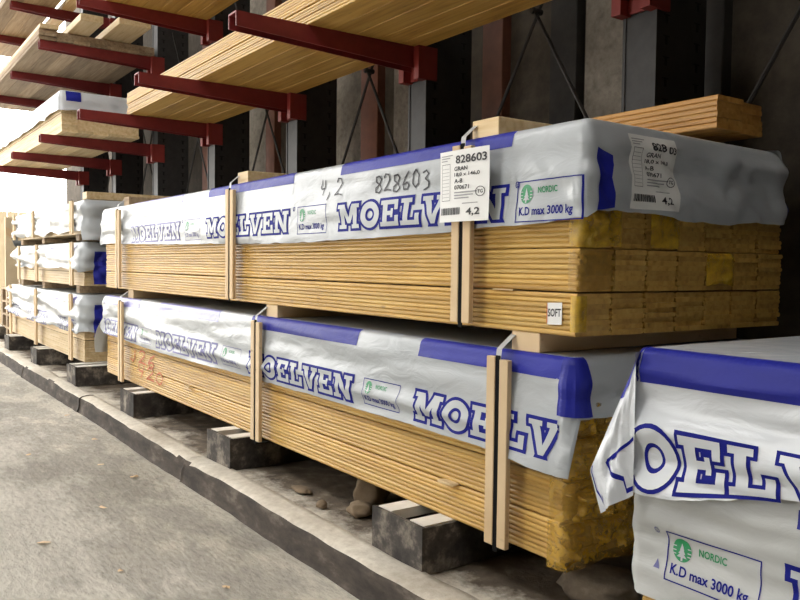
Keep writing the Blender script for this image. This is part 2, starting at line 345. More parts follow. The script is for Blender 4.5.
def scrawl(S, s, x, y, w, h, parent, mat='marker_black', th=0.005, slant=0.12, name='marker_writing', off=0.002):
    cw = w/len(s)
    for i, c in enumerate(s):
        for st in DIG[c]:
            I = Ink(); I.stroke([(x+cw*(i+a)+slant*b*h, y+b*h+0.004*math.sin(i*2.1)) for a, b in st], th); I.build(name, mat, S, off, parent)

# ------------------------------------------------------------------ draped sheets
class Hood:
    """sheet pulled over a bundle: perimeter u (0 = front left corner, running to +x, then round), h = distance below the top"""
    def __init__(s, x0, x1, y0, y1, zt, rc=0.03, rt=0.02, amp=0.006, seed=0.0, hem=None, end_amp=None, sag=None):
        s.x0, s.x1, s.y0, s.y1, s.zt, s.rc, s.rt, s.amp, s.seed = x0, x1, y0, y1, zt, rc, rt, amp, seed
        s.a = x1-x0-2*rc; s.b = y1-y0-2*rc; s.q = math.pi*rc/2; s.P = 2*(s.a+s.b)+4*s.q
        s.hem = hem; s.end_amp = end_amp or amp*1.2; s.sag = sag
    def base(s, u):
        rc = s.rc; u = u % s.P
        segs = [(s.a, 0), (s.q, 1), (s.b, 2), (s.q, 3), (s.a, 4), (s.q, 5), (s.b, 6), (s.q, 7)]
        for L, k in segs:
            if u <= L: break
            u -= L
        t = u/L if L else 0
        if k == 0: return s.x0+rc+u, s.y0, 0, -1
        if k == 2: return s.x1, s.y0+rc+u, 1, 0
        if k == 4: return s.x1-rc-u, s.y1, 0, 1
        if k == 6: return s.x0, s.y1-rc-u, -1, 0
        c = {1: (s.x1-rc, s.y0+rc, -90), 3: (s.x1-rc, s.y1-rc, 0), 5: (s.x0+rc, s.y1-rc, 90), 7: (s.x0+rc, s.y0+rc, 180)}[k]
        a = math.radians(c[2]+90*t); return c[0]+rc*math.cos(a), c[1]+rc*math.sin(a), math.cos(a), math.sin(a)
    def disp(s, u, h):
        x = u; sd = s.seed
        k = 1.0 if u < s.a+s.q*.5 else s.end_amp/s.amp
        env = sstep(0.0, 0.06, h)
        far = 1.0 + 1.3*sstep(1.0, 0.25, u) if u < s.a else 1.0
        n = 1.25*nz(x*0.9+sd, h*14-x*0.55, sd) + 0.55*nz(x*2.6+sd*2, h*30+x*1.2, sd+5) + 0.35*nz(x*7+sd, h*26, sd+9)
        near = 1.0 - sstep(0.25, 0.0, abs(u-s.a))*0.2
        f = 1.3*abs(nz(x*7.0+sd*3, h*8+x*2.5, 2.0))*sstep(s.a-0.35, s.a, u) + (0.8*abs(nz(u*11, h*9-u*3, sd)) + 0.5*abs(nz(u*5, h*22, sd+2)) if u > s.a else 0)
        return s.amp*k*(env*far*(n*near + f) + 0.8*env) + (s.sag(u, h) if s.sag else 0)
    def S(s, u, h, off=0.0):
        x, y, nx, ny = s.base(u); d = s.disp(u, max(h, 0)) + off
        if h < s.rt:      # bend over the top edge
            a = max(0.0, min(1.0, h/s.rt))*math.pi/2
            ins = s.rt*(1-math.sin(a)); zz = s.zt - s.rt*(1-math.cos(a))
            return Vector((x-nx*ins+nx*d, y-ny*ins+ny*d, zz+off*math.cos(a)))
        return Vector((x+nx*d, y+ny*d, s.zt-h))
    def front(s, x, z, off=0.0): return s.S(x-s.x0-s.rc, s.zt-z, off)
    def end(s, y, z, off=0.0): return s.S(s.a+s.q+(y-s.y0-s.rc), s.zt-z, off)
    def build(s, name, mat, parent, du=0.014, dv=0.014, u0=0.0, u1=None):
        us = []; u1_ = s.P if u1 is None else u1
        n = max(8, int((u1_-u0)/du)); us = [u0+(u1_-u0)*i/n for i in range(n)]
        hm = max(s.hem(u) for u in us); m = max(6, int(hm/dv))
        vs = []; fs = []; nu = len(us)
        fr = [0.0, 0.15, 0.35, 0.6]
        rows = fr + [None]*m
        for j in range(len(rows)):
            for u in us:
                H = s.hem(u)
                h = s.rt*fr[j] if j < len(fr) else s.rt + (H-s.rt)*((j-len(fr))/(m-1))
                vs.append(s.S(u, h))
        R = len(rows)
        for j in range(R-1):
            for i in range(nu):
                a, b = j*nu+i, j*nu+(i+1) % nu
                fs.append((a, a+nu, b+nu, b))
        # crown: rings drawn in to the middle line
        cy = (s.y0+s.y1)/2; hw = (s.y1-s.y0)/2-s.rt; prev = 0
        k0 = len(vs); ring0 = list(range(nu))
        for ri, t in enumerate((0.06, 0.2, 0.5, 1.0)):
            ring = []
            for i in range(nu):
                p = vs[i]; tx = max(s.x0+s.rt+hw*t, min(s.x1-s.rt-hw*t, p[0])); ty = cy+(p[1]-cy)*(1-t)
                zz = s.zt + 0.006*nz(tx*5+s.seed, ty*7, 3.3)*min(1, t*4) - 0.004*t
                vs.append(Vector((tx, ty, zz))); ring.append(len(vs)-1)
            for i in range(nu): fs.append((ring0[i], ring0[(i+1) % nu], ring[(i+1) % nu], ring[i]))
            ring0 = ring
        return from_data(name, vs, fs, mat, parent, True)

# ------------------------------------------------------------------ boards
def board_mesh(L, W, t, mat, name='board', c=0.0042):
    prof = [(0, c), (c*0.9, 0), (W-c, 0), (W, c), (W, t-c), (W-c, t), (c*0.9, t), (0, t-c)]
    vs = []; 
    for x in (-L, 0): vs += [(x, y, z) for y, z in prof]
    fs = [tuple(range(8)), tuple(range(15, 7, -1))] + [(i, i+8, (i+1) % 8+8, (i+1) % 8) for i in range(8)]
    me = bpy.data.meshes.new(name); me.from_pydata(vs, [], fs); me.update(); me.materials.append(MATS[mat])
    return me
def put(name, me, loc, parent, rz=0.0):
    o = bpy.data.objects.new(name, me); col.objects.link(o); o.parent = parent; o.location = loc; o.rotation_euler = (0, 0, rz); return o

# ================================================================== THE SETTING
def build_setting():
    fl = box_obj('floor', (-30, 6, -12, 1.6, -0.05, 0), 'asphalt'); tag(fl, 'worn grey dusty asphalt floor of the timber hall', 'floor', kind='structure')
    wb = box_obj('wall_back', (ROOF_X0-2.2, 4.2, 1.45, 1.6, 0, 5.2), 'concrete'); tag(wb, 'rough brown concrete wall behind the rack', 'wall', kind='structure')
    wr = box_obj('wall_right', (4.0, 4.2, -9, 1.45, 0, 5.2), 'concrete'); tag(wr, 'concrete end wall of the hall', 'wall', kind='structure')  # unseen wall, added so the bundle ends stay dark
    for nm, b, lb in (('ceiling', (ROOF_X0, 4.2, -1.9, 1.6, 5.2, 5.3), 'grey sheet roof over the rack'), ('ceiling_front', (ROOF_X0, 4.2, FRONT_Y-1, -3.3, 5.2, 5.3), 'grey sheet roof beyond the long rooflight'),
                      ('ceiling_end', (3.4, 4.2, -3.3, -1.9, 5.2, 5.3), 'grey sheet roof closing the end of the rooflight')):
        tag(box_obj(nm, b, 'roof_sheet'), lb, 'ceiling', kind='structure')  # unseen roof, split to leave an invented opening that lights the floor
    wf = box_obj('wall_front', (-1.5, 4.2, FRONT_Y-.2, FRONT_Y, 0, 5.2), 'concrete'); tag(wf, 'concrete wall on the far side of the aisle', 'wall', kind='structure')  # unseen wall, added to make the light fall off towards the right
    wg = box_obj('wall_front_far', (ROOF_X0, -3.9, FRONT_Y-.2, FRONT_Y, 0, 5.2), 'concrete'); tag(wg, 'concrete wall beyond the side doorway', 'wall', kind='structure')  # unseen wall, placed to narrow an invented opening for side light
    for i, (xa, xb) in enumerate(((-4.15, -3.24), (-5.6, -4.75), (-1.30, -1.0), (-2.9, -2.42))):  # thin paler boxes laid over the back wall
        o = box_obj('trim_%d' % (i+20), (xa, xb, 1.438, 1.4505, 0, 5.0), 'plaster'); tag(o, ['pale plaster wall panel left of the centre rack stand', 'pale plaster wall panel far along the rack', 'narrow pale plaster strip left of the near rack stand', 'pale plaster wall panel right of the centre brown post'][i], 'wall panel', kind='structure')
    # brown building posts and two black upright strips on the wall
    i = 0
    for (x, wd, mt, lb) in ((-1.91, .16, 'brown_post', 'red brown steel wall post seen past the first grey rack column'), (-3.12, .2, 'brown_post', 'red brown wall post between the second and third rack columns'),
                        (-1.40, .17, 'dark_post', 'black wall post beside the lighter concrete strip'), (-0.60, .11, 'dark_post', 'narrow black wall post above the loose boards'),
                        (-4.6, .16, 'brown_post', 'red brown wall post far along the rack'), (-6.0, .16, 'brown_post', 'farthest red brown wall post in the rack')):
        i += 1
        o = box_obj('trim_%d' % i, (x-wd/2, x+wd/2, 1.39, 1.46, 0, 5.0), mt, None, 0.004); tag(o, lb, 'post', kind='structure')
    # dusty plinth with a kerb of cast lengths
    root = empty('floor_plinth'); tag(root, 'raised dusty plinth with a worn kerb under the timber rack', 'plinth', kind='structure')
    # top: bumpy sand
    vs = []; fs = []; X = [-10.5+0.06*i for i in range(235)]; Y = [-0.155+0.035*j for j in range(46)]
    for x in X:
        for y in Y:
            z = 0.094 + 0.007*nz(x*2, y*3) + 0.005*nz(x*9, y*9, 4) + 0.003*nz(x*25, y*25, 7) + 0.005*nz(x*14, y*14, 5)*sstep(-.02, .1, y) + 0.03*max(0, nz(x*1.3, y*2.2, 11))*sstep(0.0, 0.4, y)
            vs.append((x, y + 0.012*nz(x*1.2, 5), z))
    n = len(Y)
    for i in range(len(X)-1):
        for j in range(n-1): a = i*n+j; fs.append((a, a+n, a+n+1, a+1))
    from_data('sand_bed', vs, fs, 'sand_dirt', root, True)
    edges = [-10.5, -8.2, -6.0, -4.1, -2.13, 0.1, 2.2, 3.5]
    for s, (xa, xb) in enumerate(zip(edges, edges[1:])):
        vs = []; fs = []; m = max(8, int((xb-xa)/0.035)); prof = 12
        dy = (0.0, .0, -.005, .0, -.012, .012, 0.0)[s]; dz = (0, 0, .003, 0, 0.006, -.006, 0)[s]
        for i in range(m+1):
            x = xa+0.004+(xb-xa-0.008)*i/m
            ych = -0.205 + 0.022*nz(x*0.9, 2.2) + dy; zt = 0.088 + dz + 0.007*nz(x*1.7, 8)
            chip = 0.03*sstep(0.16, 0.0, abs(x+2.13))*(0.6+0.4*nz(x*9, 1)) + 0.02*max(0, nz(x*2.3, 30)-.25)
            P = [(-0.10, zt-0.02), (-0.11, zt+0.014), (-0.135, zt+0.015), (ych+0.045, zt+0.012), (ych+0.016, zt+0.009-chip*.3), (ych+0.005, zt+0.002-chip*.9), (ych-.001+chip*.3, zt-0.012-chip*.6), (ych-0.004, 0.05), (ych-0.006, 0.025), (ych-0.010, 0.006), (ych-0.02, -0.004), (ych-0.02, -0.02)]
            for k, (y, z) in enumerate(P):
                if k not in (0, 11): y += 0.006*nz(x*6, z*20, k*.3); z += 0.004*nz(x*8, y*12, 3+k*.2)
                vs.append((x, y, z))
        for i in range(m):
            for k in range(prof-1): a = i*prof+k; fs.append((a, a+1, a+prof+1, a+prof))
        fs.append(tuple(range(prof))); fs.append(tuple(m*prof+k for k in range(prof-1, -1, -1)))
        o = from_data('kerb_stone', vs, fs, 'kerb', root, True)
        o.data.materials.append(MATS['sand'])
        for p in o.data.polygons:
            if abs(p.normal.z) > 0.72 and p.center.z > 0.07: p.material_index = 1
build_setting()

# ================================================================== CANTILEVER RACK
COLX = [-0.58-1.37*k for k in range(-1, 7)]
def inv_u(bm, w, y0, y1, zt, d0, d1, t=0.007):
    """inverted channel: top plate and two side plates, deeper at the root"""
    for sx in (-1, 1):
        xo, xi = sx*w/2, sx*(w/2-t)
        P = [(xo, y0, zt), (xo, y1, zt), (xo, y1, zt-d1), (xo, y0, zt-d0), (xi, y0, zt), (xi, y1, zt), (xi, y1, zt-d1), (xi, y0, zt-d0)]
        v = [bm.verts.new(p) for p in P]
        for f in ((0,1,2,3),(7,6,5,4),(0,4,5,1),(1,5,6,2),(2,6,7,3),(3,7,4,0)): bm.faces.new([v[i] for i in f])
    bx(bm, -w/2, w/2, y0, y1, zt-0.006, zt+0.002)
def rack_meshes():
    M = {}
    bm = bmesh.new()          # column: two channels with a web behind
    bx(bm, -.075, .055, .934, 1.22, .10, 4.6); bx(bm, .055, .075, .93, 1.22, .10, 4.6); bx(bm, -.075, -.062, .93, .934, .10, 4.6)
    M['column'] = bm
    bm = bmesh.new()          # slots, both sides and front
    z = 0.75
    while z < 4.5:
        for y in (.985, 1.165):
            bx(bm, .0755, .0765, y-.007, y+.007, z-.016, z+.016); 
            bx(bm, .0755, .0765, y-.018, y+.018, z-.004+.016, z+.001+.016)
        z += 0.075
    M['slot_row'] = bm
    bm = bmesh.new(); inv_u(bm, .085, -.06, .93, 0, .062, .105); M['arm'] = bm
    bm = bmesh.new(); bx(bm, -.085, -.043, .875, .945, -.16, .0); bx(bm, .043, .0865, .875, .99, -.16, .0); bx(bm, -.085, .085, .918, .928, -.155, .0); M['bracket'] = bm
    bm = bmesh.new()          # foot: channels behind an end plate
    bx(bm, -.13, .13, -.12, -.108, .098, .235)
    for a, b in ((-.13, -.122), (.122, .13)): bx(bm, a, b, -.108, 1.25, .098, .233)
    for a, b in ((-.122, -.118), (.118, .122)): bx(bm, a, b, -.105, 1.25, .098, .21)
    bx(bm, -.122, .122, .25, .262, .098, .20)
    M['foot'] = bm
    bm = bmesh.new(); bx(bm, -.118, -.048, -.104, 1.2, .205, .236); bx(bm, .048, .118, -.104, 1.2, .205, .236); M['bearing_strip'] = bm
    mt = {'column': 'steel', 'slot_row': 'slot_dark', 'arm': 'red_paint', 'bracket': 'red_bright', 'foot': 'foot_iron', 'bearing_strip': 'dust_strip'}
    out = {}
    for k, bm in M.items():
        me = bpy.data.meshes.new(k); bmesh.ops.recalc_face_normals(bm, faces=bm.faces); bm.to_mesh(me); bm.free(); me.materials.append(MATS[mt[k]]); out[k] = me
    return out
LEV = (1.25+ZB, 2.04+ZB, 2.72+ZB)
def build_rack():
    M = rack_meshes()
    ordn = ['nearest', 'first', 'second', 'third', 'fourth', 'fifth', 'sixth', 'seventh']
    desc = ['grey steel cantilever rack column just past the right edge, behind the plastic hooded bundle', 'dark rack column behind the loose boards at right, only a red arm root showing',
            'rack column whose long red arm carries the big pine stack at the top centre', 'second rack column left of centre, red arm under the near pine stack',
            'rack column with red arm under the far end of the pine stack', 'rack column with red arm under the plastic wrapped stack near its end', 'rack column far left, red arms under the wrapped stack', 'farthest rack column by the daylight opening']
    for k, x in enumerate(COLX):
        r = empty('cantilever_stand', (x, 0, 0)); tag(r, desc[k], 'rack column', 'cantilever rack columns with red arms')
        c = put('upright', M['column'], (0, 0, 0), r); s = put('slot_row', M['slot_row'], (0, 0, 0), c); s['kind'] = 'stuff'
        f = put('foot', M['foot'], (0, 0, 0), r); f['label'] = 'dark dusty iron foot with cobwebs'; put('bearing_strip', M['bearing_strip'], (0, 0, 0), f)
        for z in LEV:
            a = put('arm', M['arm'], (0, 0, z), r); put('bracket', M['bracket'], (0, 0, 0), a)
    for k in range(len(COLX)-1):
        xa, xb = COLX[k]-.08, COLX[k+1]+.08; xm = (xa+xb)/2
        r = empty('cross_brace', (xm, 1.08, 1.3+ZB)); h = (xa-xb)/2; H = h*1.62
        tag(r, ['crossed dark steel brace rods at the upper right edge', 'crossed dark brace rods on the wall behind the right half of the top bundle', 'crossed brace rods between the two columns at centre', 'crossed brace rods left of centre between rack columns',
                'crossed brace rods behind the far pine stack end', 'crossed brace rods far left behind the wrapped stack', 'farthest crossed brace rods by the opening'][k], 'brace', 'cross braces between rack columns')
        for sx in (-1, 1):
            bm = bmesh.new(); rod(bm, (-h*sx, .012*sx, -H), (h*sx, .012*sx, H), .008); bm_obj('rod', bm, 'dark_post', r)
        bm = bmesh.new(); rod(bm, (0, -.03, 0), (0, .03, 0), .014, 10); bm_obj('centre_plate', bm, 'dark_post', r)
build_rack()

# ================================================================== THE TWO LARGE BUNDLES
W = 0.1282; T = 0.0132
def pack_boards(root, z0, packs, n, ncol, L, x1, y0, mat, gaps, seed, shift):
    """packs of n board layers, ncol wide; each board its own object"""
    rnd = random.Random(seed); me = board_mesh(L, W-0.0022, T-0.0002, mat, c=0.0042); z = z0
    for p in range(packs):
        z += gaps[p]
        for l in range(n):
            for c in range(ncol):
                put('board', me, (x1 + shift[p] + rnd.uniform(-.004, .004), y0 + c*W + rnd.uniform(-.0012, .0012), z), root)
            z += T
    return z
def stake(root, x, z0, z1, y=-0.004, lean=0.0, wide=0.033, gap=0.017):
    for s in (-1, 1):
        o = box_obj('stake', (s*gap/2 if s > 0 else -gap/2-wide, gap/2+wide if s > 0 else -gap/2, -.016, 0, 0, z1-z0-(0.006 if s > 0 else 0)), 'batten', root, 0.0015)
        o.location = (x, y, z0); o.rotation_euler = (0, lean, 0)
    bm = bmesh.new(); bx(bm, -gap/2, gap/2, -.0135, -.0115, -.012, z1-z0+.004); bx(bm, -gap/2, gap/2, -.0135, .12, -.014, -.011)
    o = bm_obj('strap', bm, 'strap_black', root); o.location = (x, y-.0, z0); o.rotation_euler = (0, lean, 0)
def top_strap(root, x, y0, zt, hb, y1=0.25):
    """grey strap rising from the stake over the bearer"""
    bm = bmesh.new(); w2 = .010
    pts = [(y0-.012, zt-.03), (y0-.008, zt+.004), (y0+.05, zt+hb+.002), (y0+y1, zt+hb+.002)]
    xs = [0, .0, .002, .002]
    vv = []
    for (y, z), dx in zip(pts, xs): vv.append([bm.verts.new((x+dx-w2, y, z)), bm.verts.new((x+dx+w2, y, z)), bm.verts.new((x+dx+w2, y, z+.0015)), bm.verts.new((x+dx-w2, y, z+.0015))])
    for a, b in zip(vv, vv[1:]):
        for i in range(4): bm.faces.new((a[i], a[(i+1) % 4], b[(i+1) % 4], b[i]))
    bm.faces.new(vv[0]); bm.faces.new(vv[-1][::-1]); bm_obj('strap', bm, 'strap_grey', root)
def film_end(root, x, y0, y1, z0, z1, seed, bulge=0.014, n=26, m=14, drop=0.0, mat='amber_film', wrap=0.0):
    vs = []; fs = []; tot = wrap + (y1-y0)
    for j in range(m+1):
        for i in range(n+1):
            s = tot*i/n; z = z0+(z1-z0)*j/m; e = min(i, n-i, j+1, m-j+1)/3.0
            d = 0.004 + bulge*min(1, e)*(0.25+abs(nz(s*9+seed, z*14, seed))*1.3 + .7*abs(nz(s*22, z*26+seed, 1)) + .4*nz(s*60, z*60+seed, 4))
            zz = z + (0.012*nz(s*8+seed, 2.0) - drop*(0.5+0.5*nz(s*6+seed, 9)) if j == 0 else 0)
            if s < wrap: vs.append((x-(wrap-s), y0-.0015-.002*abs(nz(s*30, z*20, seed)), zz))
            else: vs.append((x+d, y0+(s-wrap), zz))
    for j in range(m):
        for i in range(n): a = j*(n+1)+i; fs.append((a, a+1, a+n+2, a+n+1))
    return from_data('wrap_film', vs, fs, mat, root, True)

def label_sheet(root, S, x, y, w, h, old=False):
    """printed delivery label in (u, v) on S"""
    P = Ink(); P.rect(x, y, w, h); P.build('paper_label', 'paper_old' if old else 'paper', S, 0.0 if not old else 0.0015, root, 0.02)
    K = Ink(); g = Ink(); X = lambda a: x+a*w; Y = lambda b: y+b*h
    o_ = 0.0028 if old else 0.0012
    if old: K.text('828', X(.42), Y(.80), .30*w, .115*h); K.text('03', X(.76), Y(.785), .2*w, .10*h)
    else: K.text('828603', X(.36), Y(.81), .60*w, .115*h)
    K.build('printed_number', 'black_print', S, o_, root); K = Ink()
    K.text('4,2', X(.58), Y(.07), .26*w, .115*h); K.build('printed_length', 'black_print', S, o_, root); K = Ink()
    K.text('GRAN', X(.33), Y(.71), .27*w, .06*h); K.text('18,0 x 146,0', X(.33), Y(.625), .50*w, .06*h)
    K.text('A-B', X(.33), Y(.54), .17*w, .06*h); K.text('070671', X(.33), Y(.45), .30*w, .06*h)
    for i, (b, l) in enumerate(((.40, .45), (.36, .38), (.32, .3))): g.rect(X(.33), Y(b), l*w, .016*h)
    for i in range(3): g.rect(X(.04), Y(.93-.035*i), (.26-.06*i)*w, .013*h)
    K.build('label_print', 'black_print', S, 0.0028 if old else 0.0012, root); K = Ink()
    K.frame(X(.05), Y(.30), .19*w, .52*h, .006*w); 
    for i in range(9): g.rect(X(.06), Y(.35+.05*i), .16*w, .006*h)
    K.build('printed_table', 'black_print', S, 0.0028 if old else 0.0012, root); K = Ink()
    a = .04
    rnd = random.Random(3)
    while a < .46: b = rnd.choice((.008, .014, .02)); K.rect(X(a), Y(.10), b*w, .10*h); a += b + rnd.choice((.008, .012))
    K.build('barcode', 'black_print', S, 0.0028 if old else 0.0012, root); K = Ink()
    K.ring(X(.84), Y(.40), .09*w, .07*h, .078*w, .06*h, 18); K.text('TG', X(.79), Y(.375), .1*w, .05*h)
    g.rect(X(.5), Y(.245), .3*w, .012*h)
    K.build('round_mark', 'black_print', S, 0.0028 if old else 0.0012, root)
    g.build('label_small_print', 'grey_print', S, o_, root)['kind'] = 'stuff'

def upper_bundle():
    z0 = ZB; r = empty('timber_bundle', (0, 0, 0))
    tag(r, 'large upper bundle of pine boards under printed grey sheet, white paper label on its stake', 'timber bundle', 'long strapped timber bundles')
    z = pack_boards(r, z0, 3, 8, 7, 4.2, 0.0, 0.0, 'pine', (0, .0045, .002), 1, (0, .004, -.002))
    box_obj('covered_boards', (-4.19, -.004, .003, 7*W-.003, z+.001, z0+.495), 'pine', r)
    # hood
    hem_pts = [(-4.03, .290), (-3, .270), (-1.95, .256), (-1.39, .252), (-.72, .261), (-.14, .278), (0.04, .288)]
    def hem(u):
        if u < H.a+H.q*.7:
            zz = lerp_pts(hem_pts, u+H.x0+H.rc); return .525-zz + 0.004*nz(u*5, 1) + 0.003*nz(u*17, 2)
        if u < H.a+H.q+H.b+H.q: s = (u-H.a-H.q); return .525-(.305 + .012*nz(s*5, 3) - .012*sstep(.25, .4, s) + .01*sstep(.5, .8, s)) + .004*nz(s*22, 1)
        if u < 2*H.a+H.b+3*H.q: return .20
        return .25 + .03*nz(u*9, 4)
    def sag(u, h): # pleat at the near corner, slack near the far end
        return -.034*sstep(0, 1, (u-H.a-H.q)/H.b if H.a+H.q < u < H.a+2*H.q+H.b else (1 if H.a+2*H.q+H.b <= u < H.a+3*H.q+H.b else 0)) + 0.010*sstep(H.a-.30, H.a, u)*abs(nz((u-H.a)*14-h*14, h*4, 6))*sstep(.02, .1, h) + 0.004*sstep(.12, .25, h)
    H = Hood(-4.235, .036, -.012, 7*W-.006, z0+.525, rc=.022, rt=.018, amp=.0095, seed=1.3, hem=hem, sag=sag)
    H.build('cover_sheet', 'sheet', r)
    zo = z0
    F = lambda x, zz, off=0: H.front(x, zz, off)
    for x in (-1.09, -2.325, -3.56):
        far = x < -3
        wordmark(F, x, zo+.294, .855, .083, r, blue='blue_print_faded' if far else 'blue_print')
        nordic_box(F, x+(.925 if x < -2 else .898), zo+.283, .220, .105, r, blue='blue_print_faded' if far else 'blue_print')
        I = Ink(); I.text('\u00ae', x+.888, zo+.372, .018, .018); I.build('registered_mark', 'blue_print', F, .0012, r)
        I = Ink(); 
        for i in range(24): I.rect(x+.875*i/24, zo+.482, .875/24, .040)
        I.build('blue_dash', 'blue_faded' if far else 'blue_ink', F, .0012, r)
    scrawl(F, '4,2', -1.24, zo+.418, .17, .058, r)
    scrawl(F, '828603', -.87, zo+.405, .31, .052, r, th=.0055)
    E_ = lambda y, zz, off=0: H.end(y, zz, off)
    # blue patch and old label on the end
    I = Ink(); I.poly([(.012, zo+.455), (.032, zo+.448), (.060, zo+.438), (.064, zo+.415), (.056, zo+.385), (.068, zo+.350), (.068, zo+.314), (.006, zo+.305), (.012, zo+.40)]); I.build('blue_patch', 'blue_ink', E_, .0014, r)
    I = Ink(); I.rect(.885, zo+.32, .02, .07); I.build('blue_patch', 'blue_ink', E_, .0014, r)
    label_sheet(r, E_, .128, zo+.315, .19, .185, old=True)
    # stakes, straps, bearers
    for x, a, b in ((-.391, .012, .505), (-2.015, .012, .50), (-3.78, .012, .50)):
        stake(r, x, zo+a, zo+b, -.030)
        box_obj('bearer', (x-.01, x+.10, .0, 7*W-.02, zo+.5215, zo+.5745), 'old_wood' if x < -3 else 'pine_pale', r, .002)
        top_strap(r, x, -.03, zo+.522, .052)
    # white label on the near stake
    LS = lambda u, v, off=0: Vector((u, -.052 - .006*math.sin((u+.5)*14) - .01*(v-zo-.39)**2*20 - off, v))
    label_sheet(r, LS, -.473, zo+.292, .207, .197)
    # little sticker on the boards
    SS = lambda u, v, off=0: Vector((u + (v-zo)*.0, -.0025-off, v + (u+.07)*.05))
    I = Ink(); I.rect(-.093, zo+.026, .050, .055); o = I.build('sticker', 'paper', SS, .0008, r)
    I = Ink(); I.text('SOFT', -.090, zo+.046, .044, .020); I.build('sticker_print', 'black_print', SS, .0016, r)
    I = Ink(); I.rect(-.095, zo+.03, .003, .05); I.build('sticker_edge', 'marker_red', SS, .0016, r)
    # clear amber film left on the ends
    film_end(r, .004, .0, .15, zo+.222, zo+.315, 2.0, .022, 20, 14, wrap=.03, mat='yellow_film')
    film_end(r, .004, .0, .13, zo+.115, zo+.212, 5.0, .006, 16, 10, wrap=.03)
    film_end(r, .004, .265, .385, zo+.222, zo+.31, 9.0, .008, 14, 10, mat='yellow_film')
    film_end(r, .004, .51, .64, zo+.122, zo+.212, 12.0, .016, 14, 10, mat='yellow_film')
    film_end(r, .003, .0, .03, zo+.01, zo+.10, 21.0, .003, 6, 8, wrap=.02, mat='yellow_film')
    box_obj('spacer', (-.30, -.22, -.004, .4, zo+.1062, zo+.1096), 'pine_pale', r)
upper_bundle()

